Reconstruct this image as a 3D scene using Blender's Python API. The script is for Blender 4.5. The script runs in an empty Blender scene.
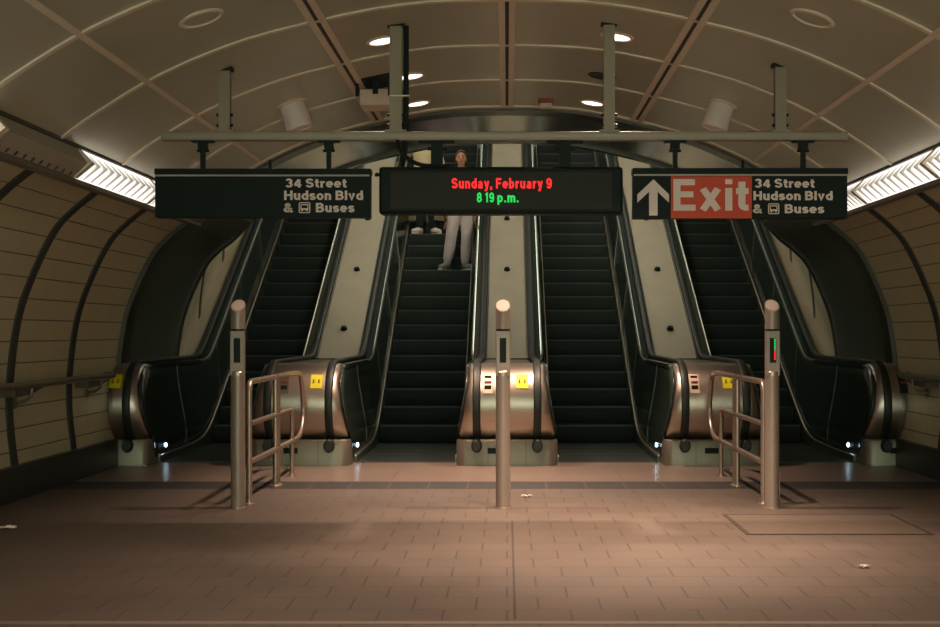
import bpy, bmesh, math, random
from mathutils import Vector, Matrix
random.seed(7)
S = bpy.context.scene
COL = S.collection
PI = math.pi

# ------------------------------------------------------------------ materials
def nodes_of(name):
    m = bpy.data.materials.new(name); m.use_nodes = True
    nt = m.node_tree
    b = nt.nodes['Principled BSDF']
    return m, nt, b

def mat(name, col, rough=0.5, metal=0.0, var=0.12, scale=6.0, bump=0.0, bscale=40.0, spec=0.5, emit=None, strength=0.0, stretch=None):
    m, nt, b = nodes_of(name)
    N = nt.nodes; L = nt.links
    b.inputs['Roughness'].default_value = rough
    b.inputs['Metallic'].default_value = metal
    b.inputs['Specular IOR Level'].default_value = spec
    tc = N.new('ShaderNodeTexCoord')
    vec = tc.outputs['Object']
    if stretch:
        mp = N.new('ShaderNodeMapping'); mp.inputs['Scale'].default_value = stretch
        L.new(vec, mp.inputs['Vector']); vec = mp.outputs['Vector']
    nz = N.new('ShaderNodeTexNoise'); nz.inputs['Scale'].default_value = scale
    nz.inputs['Detail'].default_value = 4
    L.new(vec, nz.inputs['Vector'])
    mx = N.new('ShaderNodeMix'); mx.data_type = 'RGBA'
    c = Vector(col)
    mx.inputs[6].default_value = (*(c * (1 - var)), 1)
    mx.inputs[7].default_value = (*[min(1, x) for x in c * (1 + var)], 1)
    L.new(nz.outputs['Fac'], mx.inputs[0])
    L.new(mx.outputs[2], b.inputs['Base Color'])
    if bump:
        n2 = N.new('ShaderNodeTexNoise'); n2.inputs['Scale'].default_value = bscale
        L.new(vec, n2.inputs['Vector'])
        bp = N.new('ShaderNodeBump'); bp.inputs['Strength'].default_value = bump
        bp.inputs['Distance'].default_value = 0.01
        L.new(n2.outputs['Fac'], bp.inputs['Height']); L.new(bp.outputs['Normal'], b.inputs['Normal'])
    if emit:
        b.inputs['Emission Color'].default_value = (*emit, 1)
        b.inputs['Emission Strength'].default_value = strength
    return m

def brick_mat(name, c1, c2, mortar, w, h, msize, offset, rough, coord='Object', bump=0.3, var_scale=1.2, metal=0.0, dirt=0.25):
    m, nt, b = nodes_of(name)
    N = nt.nodes; L = nt.links
    tc = N.new('ShaderNodeTexCoord')
    br = N.new('ShaderNodeTexBrick')
    br.offset = offset; br.squash = 1
    br.inputs['Scale'].default_value = 1
    br.inputs['Brick Width'].default_value = w
    br.inputs['Row Height'].default_value = h
    br.inputs['Mortar Size'].default_value = msize
    br.inputs['Mortar Smooth'].default_value = 0.2
    br.inputs['Color1'].default_value = (*c1, 1)
    br.inputs['Color2'].default_value = (*c2, 1)
    br.inputs['Mortar'].default_value = (*mortar, 1)
    L.new(tc.outputs[coord], br.inputs['Vector'])
    nz = N.new('ShaderNodeTexNoise'); nz.inputs['Scale'].default_value = var_scale; nz.inputs['Detail'].default_value = 6
    L.new(tc.outputs[coord], nz.inputs['Vector'])
    mx = N.new('ShaderNodeMix'); mx.data_type = 'RGBA'; mx.blend_type = 'MULTIPLY'
    mx.inputs[0].default_value = dirt
    L.new(br.outputs['Color'], mx.inputs[6]); L.new(nz.outputs['Fac'], mx.inputs[7])
    n3 = N.new('ShaderNodeTexNoise'); n3.inputs['Scale'].default_value = 60; n3.inputs['Detail'].default_value = 3
    L.new(tc.outputs[coord], n3.inputs['Vector'])
    mx2 = N.new('ShaderNodeMix'); mx2.data_type = 'RGBA'; mx2.blend_type = 'MULTIPLY'; mx2.inputs[0].default_value = 0.25
    L.new(mx.outputs[2], mx2.inputs[6]); L.new(n3.outputs['Fac'], mx2.inputs[7])
    L.new(mx2.outputs[2], b.inputs['Base Color'])
    b.inputs['Roughness'].default_value = rough
    b.inputs['Metallic'].default_value = metal
    bp = N.new('ShaderNodeBump'); bp.inputs['Strength'].default_value = bump; bp.inputs['Distance'].default_value = 0.008
    inv = N.new('ShaderNodeMath'); inv.operation = 'SUBTRACT'; inv.inputs[0].default_value = 1
    L.new(br.outputs['Fac'], inv.inputs[1])
    L.new(inv.outputs[0], bp.inputs['Height']); L.new(bp.outputs['Normal'], b.inputs['Normal'])
    return m

def emis(name, col, strength):
    m, nt, b = nodes_of(name)
    b.inputs['Base Color'].default_value = (*[c * .5 for c in col], 1)
    b.inputs['Emission Color'].default_value = (*col, 1)
    b.inputs['Emission Strength'].default_value = strength
    return m

def wall_mat(name, col, groove, w, h, gw=.008, vfade=.35, rough=.35):
    m, nt, b = nodes_of(name); N = nt.nodes; L = nt.links
    tc = N.new('ShaderNodeTexCoord'); sp = N.new('ShaderNodeSeparateXYZ'); L.new(tc.outputs['UV'], sp.inputs[0])
    def line(sock, period, width):
        a = N.new('ShaderNodeMath'); a.operation = 'PINGPONG'; a.inputs[1].default_value = period / 2; L.new(sock, a.inputs[0])
        c = N.new('ShaderNodeMapRange'); c.inputs[1].default_value = width * .5; c.inputs[2].default_value = width * .9
        c.inputs[3].default_value = 1; c.inputs[4].default_value = 0; L.new(a.outputs[0], c.inputs[0]); return c.outputs[0]
    hl = line(sp.outputs[1], h, gw); vl = line(sp.outputs[0], w, gw * .7)
    v2 = N.new('ShaderNodeMath'); v2.operation = 'MULTIPLY'; v2.inputs[1].default_value = vfade; L.new(vl, v2.inputs[0])
    mxm = N.new('ShaderNodeMath'); mxm.operation = 'MAXIMUM'; L.new(hl, mxm.inputs[0]); L.new(v2.outputs[0], mxm.inputs[1])
    nz = N.new('ShaderNodeTexNoise'); nz.inputs['Scale'].default_value = 1.5; nz.inputs['Detail'].default_value = 5; L.new(tc.outputs['UV'], nz.inputs['Vector'])
    c0 = N.new('ShaderNodeMix'); c0.data_type = 'RGBA'; c = Vector(col)
    c0.inputs[6].default_value = (*(c * .85), 1); c0.inputs[7].default_value = (*(c * 1.1), 1); L.new(nz.outputs['Fac'], c0.inputs[0])
    mx = N.new('ShaderNodeMix'); mx.data_type = 'RGBA'; L.new(mxm.outputs[0], mx.inputs[0]); L.new(c0.outputs[2], mx.inputs[6]); mx.inputs[7].default_value = (*groove, 1)
    L.new(mx.outputs[2], b.inputs['Base Color']); b.inputs['Roughness'].default_value = rough
    inv = N.new('ShaderNodeMath'); inv.operation = 'SUBTRACT'; inv.inputs[0].default_value = 1; L.new(mxm.outputs[0], inv.inputs[1])
    bp = N.new('ShaderNodeBump'); bp.inputs['Strength'].default_value = .4; bp.inputs['Distance'].default_value = .008
    L.new(inv.outputs[0], bp.inputs['Height']); L.new(bp.outputs['Normal'], b.inputs['Normal'])
    return m

M = {}
M['tile_floor'] = brick_mat('tile_floor', (.145, .112, .085), (.134, .104, .079), (.078, .059, .045), .32, .30, .006, .5, .55, dirt=.45, bump=.2)
M['landing'] = brick_mat('landing_stone', (.26, .20, .16), (.245, .185, .15), (.16, .12, .095), 1.1, .62, .006, .0, .3, bump=.1)
M['drain'] = brick_mat('drain_tile', (.028, .025, .022), (.025, .022, .019), (.08, .062, .05), .36, .6, .008, .0, .6)
M['wall_tile'] = wall_mat('wall_tile', (.60, .52, .33), (.12, .11, .075), .5, .187)
M['shaft_tile'] = wall_mat('shaft_tile', (.50, .43, .29), (.16, .13, .09), 1.5, .55)
M['ceiling'] = mat('ceiling_panel', (.52, .49, .37), .36, .25, .1, 1.6)
M['rib_light'] = mat('ceiling_rib', (.80, .68, .53), .45, .1)
M['rib_gap'] = mat('rib_gap', (.03, .03, .025), .6)
M['rib_dark'] = mat('wall_rib', (.045, .052, .042), .4, .3)
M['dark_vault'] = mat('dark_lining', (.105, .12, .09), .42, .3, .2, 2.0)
M['arch_ring'] = mat('arch_ring', (.075, .07, .055), .35, .6)
M['black'] = mat('black_enamel', (.014, .021, .018), .5, spec=.12)
M['panel'] = mat('dark_glossy_panel', (.026, .038, .031), .2, 0.0, .2, 2.0)
M['rubber'] = mat('black_rubber', (.012, .017, .014), .5)
M['step'] = mat('step_metal', (.017, .025, .021), .55, .1, .3, 20, spec=.25, stretch=(30, 1, 1))
M['nosing'] = mat('step_edge', (.06, .065, .05), .5, .2)
M['steel'] = mat('brushed_steel', (.47, .405, .335), .36, 1.0, .08, 5, stretch=(.6, 3, 14))
M['steel_plinth'] = mat('plinth_steel', (.25, .225, .175), .45, .7, .08, 5)
M['deck'] = mat('deck_steel', (.52, .46, .34), .5, .35, .12, 3.0)
M['deck_flat'] = mat('deck_flat_steel', (.32, .27, .21), .3, .9, .1, 4)
M['trim'] = mat('trim_metal', (.42, .40, .31), .3, .8)
M['skirt'] = mat('skirt_metal', (.12, .13, .10), .35, .7)
M['post'] = mat('post_metal', (.30, .24, .195), .42, .35, .06, 8)
M['tube'] = mat('tube_steel', (.42, .33, .26), .33, .75, .06, 8)
M['beam'] = mat('strut_channel', (.28, .228, .16), .5, .3, .15, 6)
M['sign'] = mat('sign_black', (.010, .017, .0145), .5, 0, .1, spec=.12)
M['sign_text'] = mat('sign_letter', (.92, .75, .67), .6, 0, .03)
M['sign_line'] = mat('sign_rule', (.45, .40, .33), .5)
M['red'] = mat('exit_red', (.72, .055, .008), .5, 0, .04)
M['led_glass'] = mat('display_glass', (.024, .023, .015), .4, 0, .05, spec=.12)
M['led_red'] = emis('led_red', (1, .015, .02), 1.0)
M['led_green'] = emis('led_green', (.01, .75, .10), .75)
M['yellow'] = mat('sticker_yellow', (.80, .70, .008), .5, 0, .03)
M['ink'] = mat('sticker_ink', (.22, .18, .02), .6)
M['ivory'] = mat('ivory_plastic', (.70, .55, .42), .4)
M['white'] = mat('white_paint', (.85, .74, .66), .4)
M['paper'] = mat('paper', (.75, .66, .56), .8)
M['fix_grey'] = mat('fixture_grey', (.20, .18, .14), .4, .4)
M['fin'] = mat('louver_white', (.8, .76, .7), .6)
M['diff_on'] = emis('diffuser_on', (1, .94, .87), 1.05)
M['diff_off'] = mat('diffuser_off', (.40, .37, .29), .5)
M['lamp_on'] = emis('downlight_on', (1, .82, .74), 3.0)
M['shaft_fill'] = emis('shaft_fill', (1, .94, .78), 15)
M['blue_dot'] = emis('comb_light', (.55, .85, 1), 12)
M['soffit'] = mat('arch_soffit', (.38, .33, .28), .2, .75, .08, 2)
M['drain_edge'] = mat('joint_strip', (.20, .155, .12), .5)
M['cap'] = mat('pale_cap', (.40, .33, .29), .5)
M['joint'] = mat('floor_joint', (.045, .034, .026), .7)
M['lamp_off'] = mat('downlight_off', (.02, .022, .018), .3)
M['red_plastic'] = mat('red_plastic', (.30, .03, .02), .4)
M['base'] = mat('base_black', (.018, .021, .018), .4)
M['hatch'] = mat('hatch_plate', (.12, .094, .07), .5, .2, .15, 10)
M['skin'] = mat('skin', (.56, .27, .15), .55, 0, .06, 12)
M['hair'] = mat('dark_hair', (.025, .015, .01), .5)
M['joggers'] = mat('grey_joggers', (.62, .53, .50), .9, 0, .12, 9, .3, 30)
M['coat'] = mat('beige_coat', (.42, .30, .17), .85, 0, .1, 7, .2, 20)
M['cream'] = mat('cream_coat', (.72, .60, .36), .85, 0, .08, 7, .2, 20)
M['top'] = mat('grey_top', (.16, .15, .15), .9)
M['trouser'] = mat('dark_trousers', (.02, .025, .035), .9)
M['shoe_grey'] = mat('grey_sneaker', (.17, .19, .17), .7)
M['shoe_white'] = mat('white_sneaker', (.75, .68, .58), .7)
M['eye'] = mat('eye_dark', (.02, .012, .01), .2)
M['lip'] = mat('lip', (.33, .10, .08), .5)

# ------------------------------------------------------------------ mesh helpers
class MB:
    def __init__(s): s.v = []; s.f = []; s.uv = {}
    def add(s, vs, fs):
        o = len(s.v); s.v += [Vector(p) for p in vs]; s.f += [tuple(i + o for i in f) for f in fs]
        return s
    def box(s, x0, x1, y0, y1, z0, z1):
        return s.add([(x, y, z) for z in (z0, z1) for y in (y0, y1) for x in (x0, x1)],
              [(0, 2, 3, 1), (4, 5, 7, 6), (0, 1, 5, 4), (2, 6, 7, 3), (0, 4, 6, 2), (1, 3, 7, 5)])
    def loft(s, rings, caps=True, closed=True):
        n = len(rings[0]); vs = [p for r in rings for p in r]; fs = []
        m = n if closed else n - 1
        for i in range(len(rings) - 1):
            for j in range(m):
                k = (j + 1) % n
                fs.append((i * n + j, i * n + k, (i + 1) * n + k, (i + 1) * n + j))
        if caps and closed:
            fs.append(tuple(range(n))[::-1]); fs.append(tuple((len(rings) - 1) * n + j for j in range(n)))
        return s.add(vs, fs)
    def tube(s, pts, r, n=12, caps=True, loop=False):
        pts = [Vector(p) for p in pts]; rings = []
        N = len(pts); prev = None
        for i, p in enumerate(pts):
            if loop: t = (pts[(i + 1) % N] - pts[i - 1]).normalized()
            elif i == 0: t = (pts[1] - p).normalized()
            elif i == N - 1: t = (p - pts[i - 1]).normalized()
            else: t = (pts[i + 1] - pts[i - 1]).normalized()
            if prev is None:
                a = Vector((1, 0, 0)) if abs(t.x) < .9 else Vector((0, 0, 1))
                u = (a - t * a.dot(t)).normalized()
            else:
                u = (prev - t * prev.dot(t)).normalized()
            prev = u; w = t.cross(u)
            rr = r[i] if isinstance(r, (list, tuple)) else r
            rings.append([p + (u * math.cos(2 * PI * k / n) + w * math.sin(2 * PI * k / n)) * rr for k in range(n)])
        if loop: rings.append(rings[0])
        return s.loft(rings, caps and not loop)
    def cyl(s, p0, p1, r, n=24, r1=None):
        return s.tube([p0, p1], [r, r if r1 is None else r1], n)
    def ball(s, c, rx, ry=None, rz=None, n=16, m=10):
        ry = ry or rx; rz = rz or rx; c = Vector(c); rings = []
        for i in range(m + 1):
            a = -PI / 2 + PI * i / m; a = max(-PI / 2 + .02, min(PI / 2 - .02, a))
            rings.append([c + Vector((rx * math.cos(a) * math.cos(2 * PI * k / n), ry * math.cos(a) * math.sin(2 * PI * k / n), rz * math.sin(a))) for k in range(n)])
        return s.loft(rings)
    def limb(s, pr, n=14):
        for i in range(len(pr) - 1):
            s.tube([pr[i][0], pr[i + 1][0]], [pr[i][1], pr[i + 1][1]], n)
        for p, r in pr: s.ball(p, r, n=n)
        return s
    def prism(s, poly, y0, y1):          # poly in XZ
        n = len(poly)
        return s.add([(x, y0, z) for x, z in poly] + [(x, y1, z) for x, z in poly],
              [tuple(range(n)), tuple(range(2 * n - 1, n - 1, -1))] + [(i, i + n, (i + 1) % n + n, (i + 1) % n) for i in range(n)])
    def prism_x(s, poly, x0, x1):        # poly in YZ
        n = len(poly)
        return s.add([(x0, y, z) for y, z in poly] + [(x1, y, z) for y, z in poly],
              [tuple(range(n)), tuple(range(2 * n - 1, n - 1, -1))] + [(i, i + n, (i + 1) % n + n, (i + 1) % n) for i in range(n)])
    def lathe(s, prof, c, axis=(0, 0, 1), n=28):   # prof: (radius, height)
        c = Vector(c); a = Vector(axis).normalized()
        h = Vector((1, 0, 0)) if abs(a.x) < .9 else Vector((0, 1, 0))
        u = (h - a * h.dot(a)).normalized(); w = a.cross(u)
        return s.loft([[c + a * z + (u * math.cos(2 * PI * k / n) + w * math.sin(2 * PI * k / n)) * max(r, .0005) for k in range(n)] for r, z in prof])
    def mesh(s, name, mats, off=Vector((0, 0, 0)), smooth=40):
        me = bpy.data.meshes.new(name)
        bm = bmesh.new()
        vs = [bm.verts.new(p - off) for p in s.v]
        for f in s.f:
            try: bm.faces.new([vs[i] for i in f])
            except ValueError: pass
        bmesh.ops.recalc_face_normals(bm, faces=bm.faces)
        bm.to_mesh(me); bm.free()
        for m in mats: me.materials.append(m)
        if smooth:
            me.polygons.foreach_set('use_smooth', [True] * len(me.polygons))
            me.set_sharp_from_angle(angle=math.radians(smooth))
        return me

def wloc(o):
    p = Vector((0, 0, 0))
    while o: p += o.location; o = o.parent
    return p

def tag(o, label=None, cat=None, group=None, kind=None):
    if label: o['label'] = label
    if cat: o['category'] = cat
    if group: o['group'] = group
    if kind: o['kind'] = kind
    return o

def link(name, me, parent=None, loc=(0, 0, 0)):
    o = bpy.data.objects.new(name, me); COL.objects.link(o); o.location = loc
    if parent: o.parent = parent
    return o

def thing(name, label, cat, loc, group=None):
    return tag(link(name, None, None, loc), label, cat, group)

def part(name, mb, m, parent, bevel=0, smooth=40, label=None):
    me = mb.mesh(name, [M[m]], wloc(parent), smooth)
    o = link(name, me, parent)
    if bevel:
        b = o.modifiers.new('bevel', 'BEVEL'); b.width = bevel; b.segments = 2; b.limit_method = 'ANGLE'
    if label: o['label'] = label
    return o

def solo(name, mb, m, label, cat, loc, group=None, bevel=0, smooth=40):
    me = mb.mesh(name, [M[m]], Vector(loc), smooth)
    o = tag(link(name, me, None, loc), label, cat, group)
    if bevel:
        b = o.modifiers.new('bevel', 'BEVEL'); b.width = bevel; b.segments = 2; b.limit_method = 'ANGLE'
    return o

def struct(name, mb, m, label=None, smooth=40):
    o = link(name, mb.mesh(name, [M[m]], Vector((0, 0, 0)), smooth))
    return tag(o, label, None, None, 'structure')

def _arc(cx, cy, rx, ry, a0, a1, n=14):
    return [(cx + rx * math.cos(math.radians(a0 + (a1 - a0) * k / n)), cy + ry * math.sin(math.radians(a0 + (a1 - a0) * k / n))) for k in range(n + 1)]
def glyphs(t):
    """stroke letters: cap height 1, x-height .72; centre lines for stroke width t"""
    b = t / 2; T = 1 - b; X = .72 - b; m = X / 2 + b / 2
    ry = (X - b) / 2; cy = (X + b) / 2; rx = .19
    o = lambda cx: _arc(cx, cy, rx, ry, 0, 360, 24)
    n1 = lambda x, w: [(x, 0), (x, X - .16)] + _arc(x + w / 2, X - .18, w / 2, .18, 180, 0) + [(x + w, 0)]
    G = {
     '3': (.56, [_arc(.28, (T + .51) / 2, .18, (T - .51) / 2, 160, -90), _arc(.28, (.51 + b) / 2, .2, (.51 - b) / 2, 90, -160)]),
     '4': (.60, [[(.43, 0), (.43, T)], [(.41, T), (b * .9, .31)], [(b * .5, .27), (.60, .27)]]),
     '9': (.56, [_arc(.28, (T + .42) / 2, .19, (T - .42) / 2, 0, 360, 24), [(.47, .68), (.47, .36)] + _arc(.28, .32, .19, .32 - b, 0, -155)]),
     '8': (.56, [_arc(.28, (T + .52) / 2, .17, (T - .52) / 2, 0, 360, 24), _arc(.28, (.52 + b) / 2, .195, (.52 - b) / 2, 0, 360, 24)]),
     '1': (.36, [[(.24, 0), (.24, 1)], [(.24, .9), (.06, .76)]]),
     'S': (.62, [_arc(.31, (T + .51) / 2, .215, (T - .51) / 2, 15, 270) + _arc(.31, (.51 + b) / 2, .225, (.51 - b) / 2, 90, -165)]),
     'H': (.68, [[(b, 0), (b, 1)], [(.68 - b, 0), (.68 - b, 1)], [(b, .52), (.68 - b, .52)]]),
     'B': (.64, [[(b, 0), (b, 1)], [(b, T), (.34, T)] + _arc(.34, (T + .52) / 2, .17, (T - .52) / 2, 90, -90) + [(b, .52)], [(.34, .52)] + _arc(.34, (.52 + b) / 2, .215, (.52 - b) / 2, 90, -90) + [(b, b)]]),
     '&': (.68, [[(.64, .02), (.20, .63)] + _arc(.30, .77, .125, T - .77, 215, -30) + [(.36, .60), (.17, .42)] + _arc(.29, .27, .21, .27 - b, 135, 310) + [(.58, .47)]]),
     'E': (.60, [[(b, 0), (b, 1)], [(b, T), (.58, T)], [(b, .52), (.54, .52)], [(b, b), (.60, b)]]),
     'F': (.56, [[(b, 0), (b, 1)], [(b, T), (.56, T)], [(b, .50), (.50, .50)]]),
     'u': (.52, [[(b, .72), (b, .28)] + _arc(.26, .26, .26 - b, .26 - b, 180, 360) + [(.52 - b, .3)], [(.52 - b, 0), (.52 - b, .72)]]),
     'd': (.54, [o(b + rx), [(.54 - b, 0), (.54 - b, 1)]]),
     'b': (.54, [o(.54 - b - rx), [(b, 0), (b, 1)]]),
     'p': (.54, [o(.54 - b - rx), [(b, -.24), (b, .72)]]),
     's': (.48, [_arc(.24, (X + .365) / 2, .155, (X - .365) / 2, 15, 270) + _arc(.24, (.365 + b) / 2, .165, (.365 - b) / 2, 90, -165)]),
     'o': (.54, [o(.27)]),
     'n': (.52, [n1(b, .52 - t), [(b, 0), (b, .72)]]),
     'm': (.80, [n1(b, .40 - b), n1(.40, .40 - b), [(b, 0), (b, .72)]]),
     'l': (t, [[(b, 0), (b, 1)]]),
     'i': (t, [[(b, 0), (b, .72)], [(b, .84), (b, 1)]]),
     'v': (.52, [[(b * .8, .72), (.26, b * .6), (.52 - b * .8, .72)]]),
     'y': (.52, [[(b * .8, .72), (.27, .1)], [(.52 - b * .8, .72), (.24, -.16), (.08, -.2)]]),
     't': (.34, [[(.16, .92), (.16, .24)] + _arc(.16 + .13, .20, .13, .20 - b, 180, 270, 6) + [(.34, b)], [(0, X), (.34, X)]]),
     'r': (.36, [[(b, 0), (b, .72)], [(b, .38)] + _arc(.34, .36, .34 - b, X - .36, 170, 90, 6) + [(.36, X)]]),
     'e': (.54, [_arc(.27, cy, rx, ry, 0, 318, 22), [(.27 - rx, cy), (.27 + rx + b * .9, cy)]]),
     'a': (.52, [_arc(.22, .215, .22 - b, .215 - b + .01, 0, 360, 20), [(.50 - b, 0), (.50 - b, .46)] + _arc(.26, .47, .24 - b, X - .47, 0, 160, 8)]),
     'x': (.60, [[(b, .70), (.60 - b, .02)], [(.60 - b, .70), (b, .02)]]),
     ',': (t, [[(b, t), (b, 0), (b * .3, -.14)]]),
     '.': (t, [[(b, 0), (b, t)]]),
    }
    return G
def text(name, string, x0, x1, z0, z1, y, m, parent, t=.195, depth=.004, gap=.10):
    """stroke lettering facing -Y, cap height fitted to z0..z1 and advance width to x0..x1"""
    G = glyphs(t); x = 0; strokes = []
    for ch in string:
        if ch == ' ': x += .26; continue
        w, st = G[ch]
        for l in st: strokes.append([(x + px, pz) for px, pz in l])
        x += w + gap
    W = x - gap; mb = MB(); q = 0
    for l in strokes:
        L = [Vector(p) for p in l]; n = len(L); closed = (L[0] - L[-1]).length < 1e-5
        A = []; Bq = []
        for i in range(n):
            if closed: d0 = (L[i] - L[i - 1 if i else n - 2]).normalized(); d1 = (L[i + 1 if i < n - 1 else 1] - L[i]).normalized()
            else: d0 = (L[i] - L[i - 1]).normalized() if i else (L[1] - L[0]).normalized(); d1 = (L[i + 1] - L[i]).normalized() if i < n - 1 else d0
            nn = Vector((-(d0 + d1).y, (d0 + d1).x)); nn = nn.normalized() if nn.length > 1e-6 else Vector((-d0.y, d0.x))
            k = min(1.6, 1 / max(.4, nn.dot(Vector((-d0.y, d0.x))))) * t / 2
            A.append(L[i] + nn * k); Bq.append(L[i] - nn * k)
        q += 1; dy = depth + .0001 * (q % 5)
        f = lambda p, yy: (x0 + p.x / W * (x1 - x0), yy, z0 + p.y * (z1 - z0))
        rings = [[f(a, y - dy), f(b_, y - dy), f(b_, y), f(a, y)] for a, b_ in zip(A, Bq)]
        mb.loft(rings)
    return part(name, mb, m, parent, smooth=0)

# ------------------------------------------------------------------ vault profile
def catmull(pts, n=6):
    out = []
    P = [Vector(p) for p in pts]
    for i in range(len(P) - 1):
        p0 = P[max(i - 1, 0)]; p1 = P[i]; p2 = P[i + 1]; p3 = P[min(i + 2, len(P) - 1)]
        for k in range(n):
            t = k / n
            out.append(.5 * ((2 * p1) + (p2 - p0) * t + (2 * p0 - 5 * p1 + 4 * p2 - p3) * t * t + (3 * p1 - p0 - 3 * p2 + p3) * t ** 3))
    out.append(P[-1]); return out
HALF_C = [(0, 3.83), (.6, 3.81), (1.13, 3.73), (1.9, 3.54), (2.53, 3.28), (3.0, 3.0), (3.25, 2.82)]
HALF_W = [(3.46, 2.60), (3.66, 2.44), (3.82, 2.26), (3.99, 1.92), (4.12, 1.55), (4.19, 1.08), (4.2, .7), (4.16, .3), (4.12, 0)]
hc = catmull(HALF_C, 5)
CEIL = [Vector((-p.x, p.y)) for p in reversed(hc)] + hc[1:]
WALL = catmull(HALF_W, 5)
FULL_R = catmull(HALF_C[:-1] + [(3.25, 2.82)] + HALF_W, 5)
def wallp(s): return [Vector((s * p.x, p.y)) for p in WALL]
def ceil_at(x):
    x = abs(x)
    for a, b in zip(hc, hc[1:]):
        if a.x <= x <= b.x: return a.y + (b.y - a.y) * (x - a.x) / (b.x - a.x)
    return hc[-1].y
def ceil_n(x):      # downward normal
    e = .05; d = Vector((2 * e, 0, ceil_at(x + e) - ceil_at(x - e))).normalized()
    return Vector((d.z, 0, -d.x))
SL = .5787
def shell(name, prof, ys, m, label, zf=None, thick=.0):
    """prof swept along Y with UV (y, arc length)"""
    arc = [0]
    for a, b in zip(prof, prof[1:]): arc.append(arc[-1] + (b - a).length)
    me = bpy.data.meshes.new(name); vs = []; fs = []; n = len(prof)
    for y in ys:
        dz = zf(y) if zf else 0
        vs += [(p.x, y, p.y + dz) for p in prof]
    for i in range(len(ys) - 1):
        for j in range(n - 1):
            fs.append((i * n + j, i * n + j + 1, (i + 1) * n + j + 1, (i + 1) * n + j))
    me.from_pydata(vs, [], fs)
    uv = me.uv_layers.new(name='UVMap')
    for l in me.loops:
        i, j = divmod(l.vertex_index, n); uv.data[l.index].uv = (ys[i] * 1.0, arc[j])
    me.polygons.foreach_set('use_smooth', [True] * len(me.polygons))
    me.materials.append(M[m])
    o = link(name, me); tag(o, label, None, None, 'structure')
    if thick:
        so = o.modifiers.new('solid', 'SOLIDIFY'); so.thickness = thick; so.offset = thick and OFFS
    return o
OFFS = -1
def band(prof, y0, y1, proud, back=.01):
    """solid strip along the profile, proud towards the tunnel axis"""
    mb = MB(); rings = []
    for i, p in enumerate(prof):
        a = prof[max(i - 1, 0)]; b = prof[min(i + 1, len(prof) - 1)]
        t = (b - a).normalized(); nrm = Vector((t.y, -t.x))
        if nrm.dot(Vector((0, 1.4)) - p) < 0: nrm = -nrm
        q = p + nrm * proud; r = p - nrm * back
        rings.append([(r.x, y0, r.y), (q.x, y0, q.y), (q.x, y1, q.y), (r.x, y1, r.y)])
    mb.loft(rings); return mb

UP, FO, LO = (3.245, 2.795), (3.158, 2.685), (3.275, 2.578)
Y0, Y1, Y2, YE = -3.0, 14.0, 16.5, 26.0
TUN = [Y0 + i * (Y1 - Y0) / 34 for i in range(35)]
shell('ceiling', CEIL, TUN, 'ceiling', 'vaulted ceiling of satin bronze metal panels')
for s, nm in ((-1, 'left'), (1, 'right')):
    shell('wall_' + nm, wallp(s), TUN, 'wall_tile', 'curved beige tiled tunnel wall')
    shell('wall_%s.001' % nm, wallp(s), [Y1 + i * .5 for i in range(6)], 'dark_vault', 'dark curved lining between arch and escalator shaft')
    shell('wall_%s.002' % nm, wallp(s), [Y2 + i * .5 for i in range(20)], 'shaft_tile', 'lit beige wall of the sloping escalator shaft', lambda y: SL * (y - Y2))
    # cornice that closes the gap between wall and ceiling beyond the light trough
    mb = MB(); mb.prism([(s * 3.23, 2.84), (s * 3.50, 2.66), (s * 3.46, 2.58), (s * 3.22, 2.79)], Y1, Y2)
    struct('trim_%d' % (1 if s < 0 else 2), mb, 'dark_vault')
    mb = MB(); a = [(s * 3.23, 2.84), (s * 3.50, 2.66), (s * 3.46, 2.58), (s * 3.22, 2.79)]
    mb.loft([[(x, y, z + SL * (y - Y2)) for x, z in a] for y in (Y2, YE)])
    struct('trim_%d' % (3 if s < 0 else 4), mb, 'shaft_tile')
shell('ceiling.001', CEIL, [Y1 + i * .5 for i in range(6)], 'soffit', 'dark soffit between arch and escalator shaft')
shell('ceiling.002', CEIL, [Y2 + i * .5 for i in range(20)], 'ceiling', 'sloping ceiling of the escalator shaft', lambda y: SL * (y - Y2))
mb = MB(); zt = SL * (YE - Y2)
mb.prism([(p.x, p.y + zt) for p in FULL_R] + [(-p.x, p.y + zt) for p in reversed(FULL_R)], YE, YE + .1)
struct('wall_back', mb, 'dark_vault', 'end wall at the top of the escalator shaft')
tn = 5
def nt_():
    global tn; tn += 1; return 'trim_%d' % tn
# ribs every 1.5 m
for k in range(0, 9):
    y = 14.0 - 1.5 * k
    if k == 0: continue
    struct(nt_(), band(CEIL, y - .027, y + .027, .012), 'rib_light')
    for s in (-1, 1):
        struct(nt_(), band(wallp(s), y - .07, y + .07, .014), 'rib_dark')
struct(nt_(), band(CEIL, 13.90, 13.99, .02), 'rib_light')
for s in (-1, 1):
    struct(nt_(), band([Vector((s * p.x, p.y)) for p in FULL_R], 13.99, 14.28, .05), 'arch_ring')
    struct(nt_(), band([Vector((s * p.x, p.y)) for p in FULL_R], 16.38, 16.52, .035), 'arch_ring')
    for yy in (17.83, 19.3, 20.8, 22.3):          # slanting ribs of the shaft wall
        b = band(wallp(s), yy - .05, yy + .05, .012)
        for v in b.v: v.z += SL * (v.y - Y2)
        struct(nt_(), b, 'rib_dark')
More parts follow.
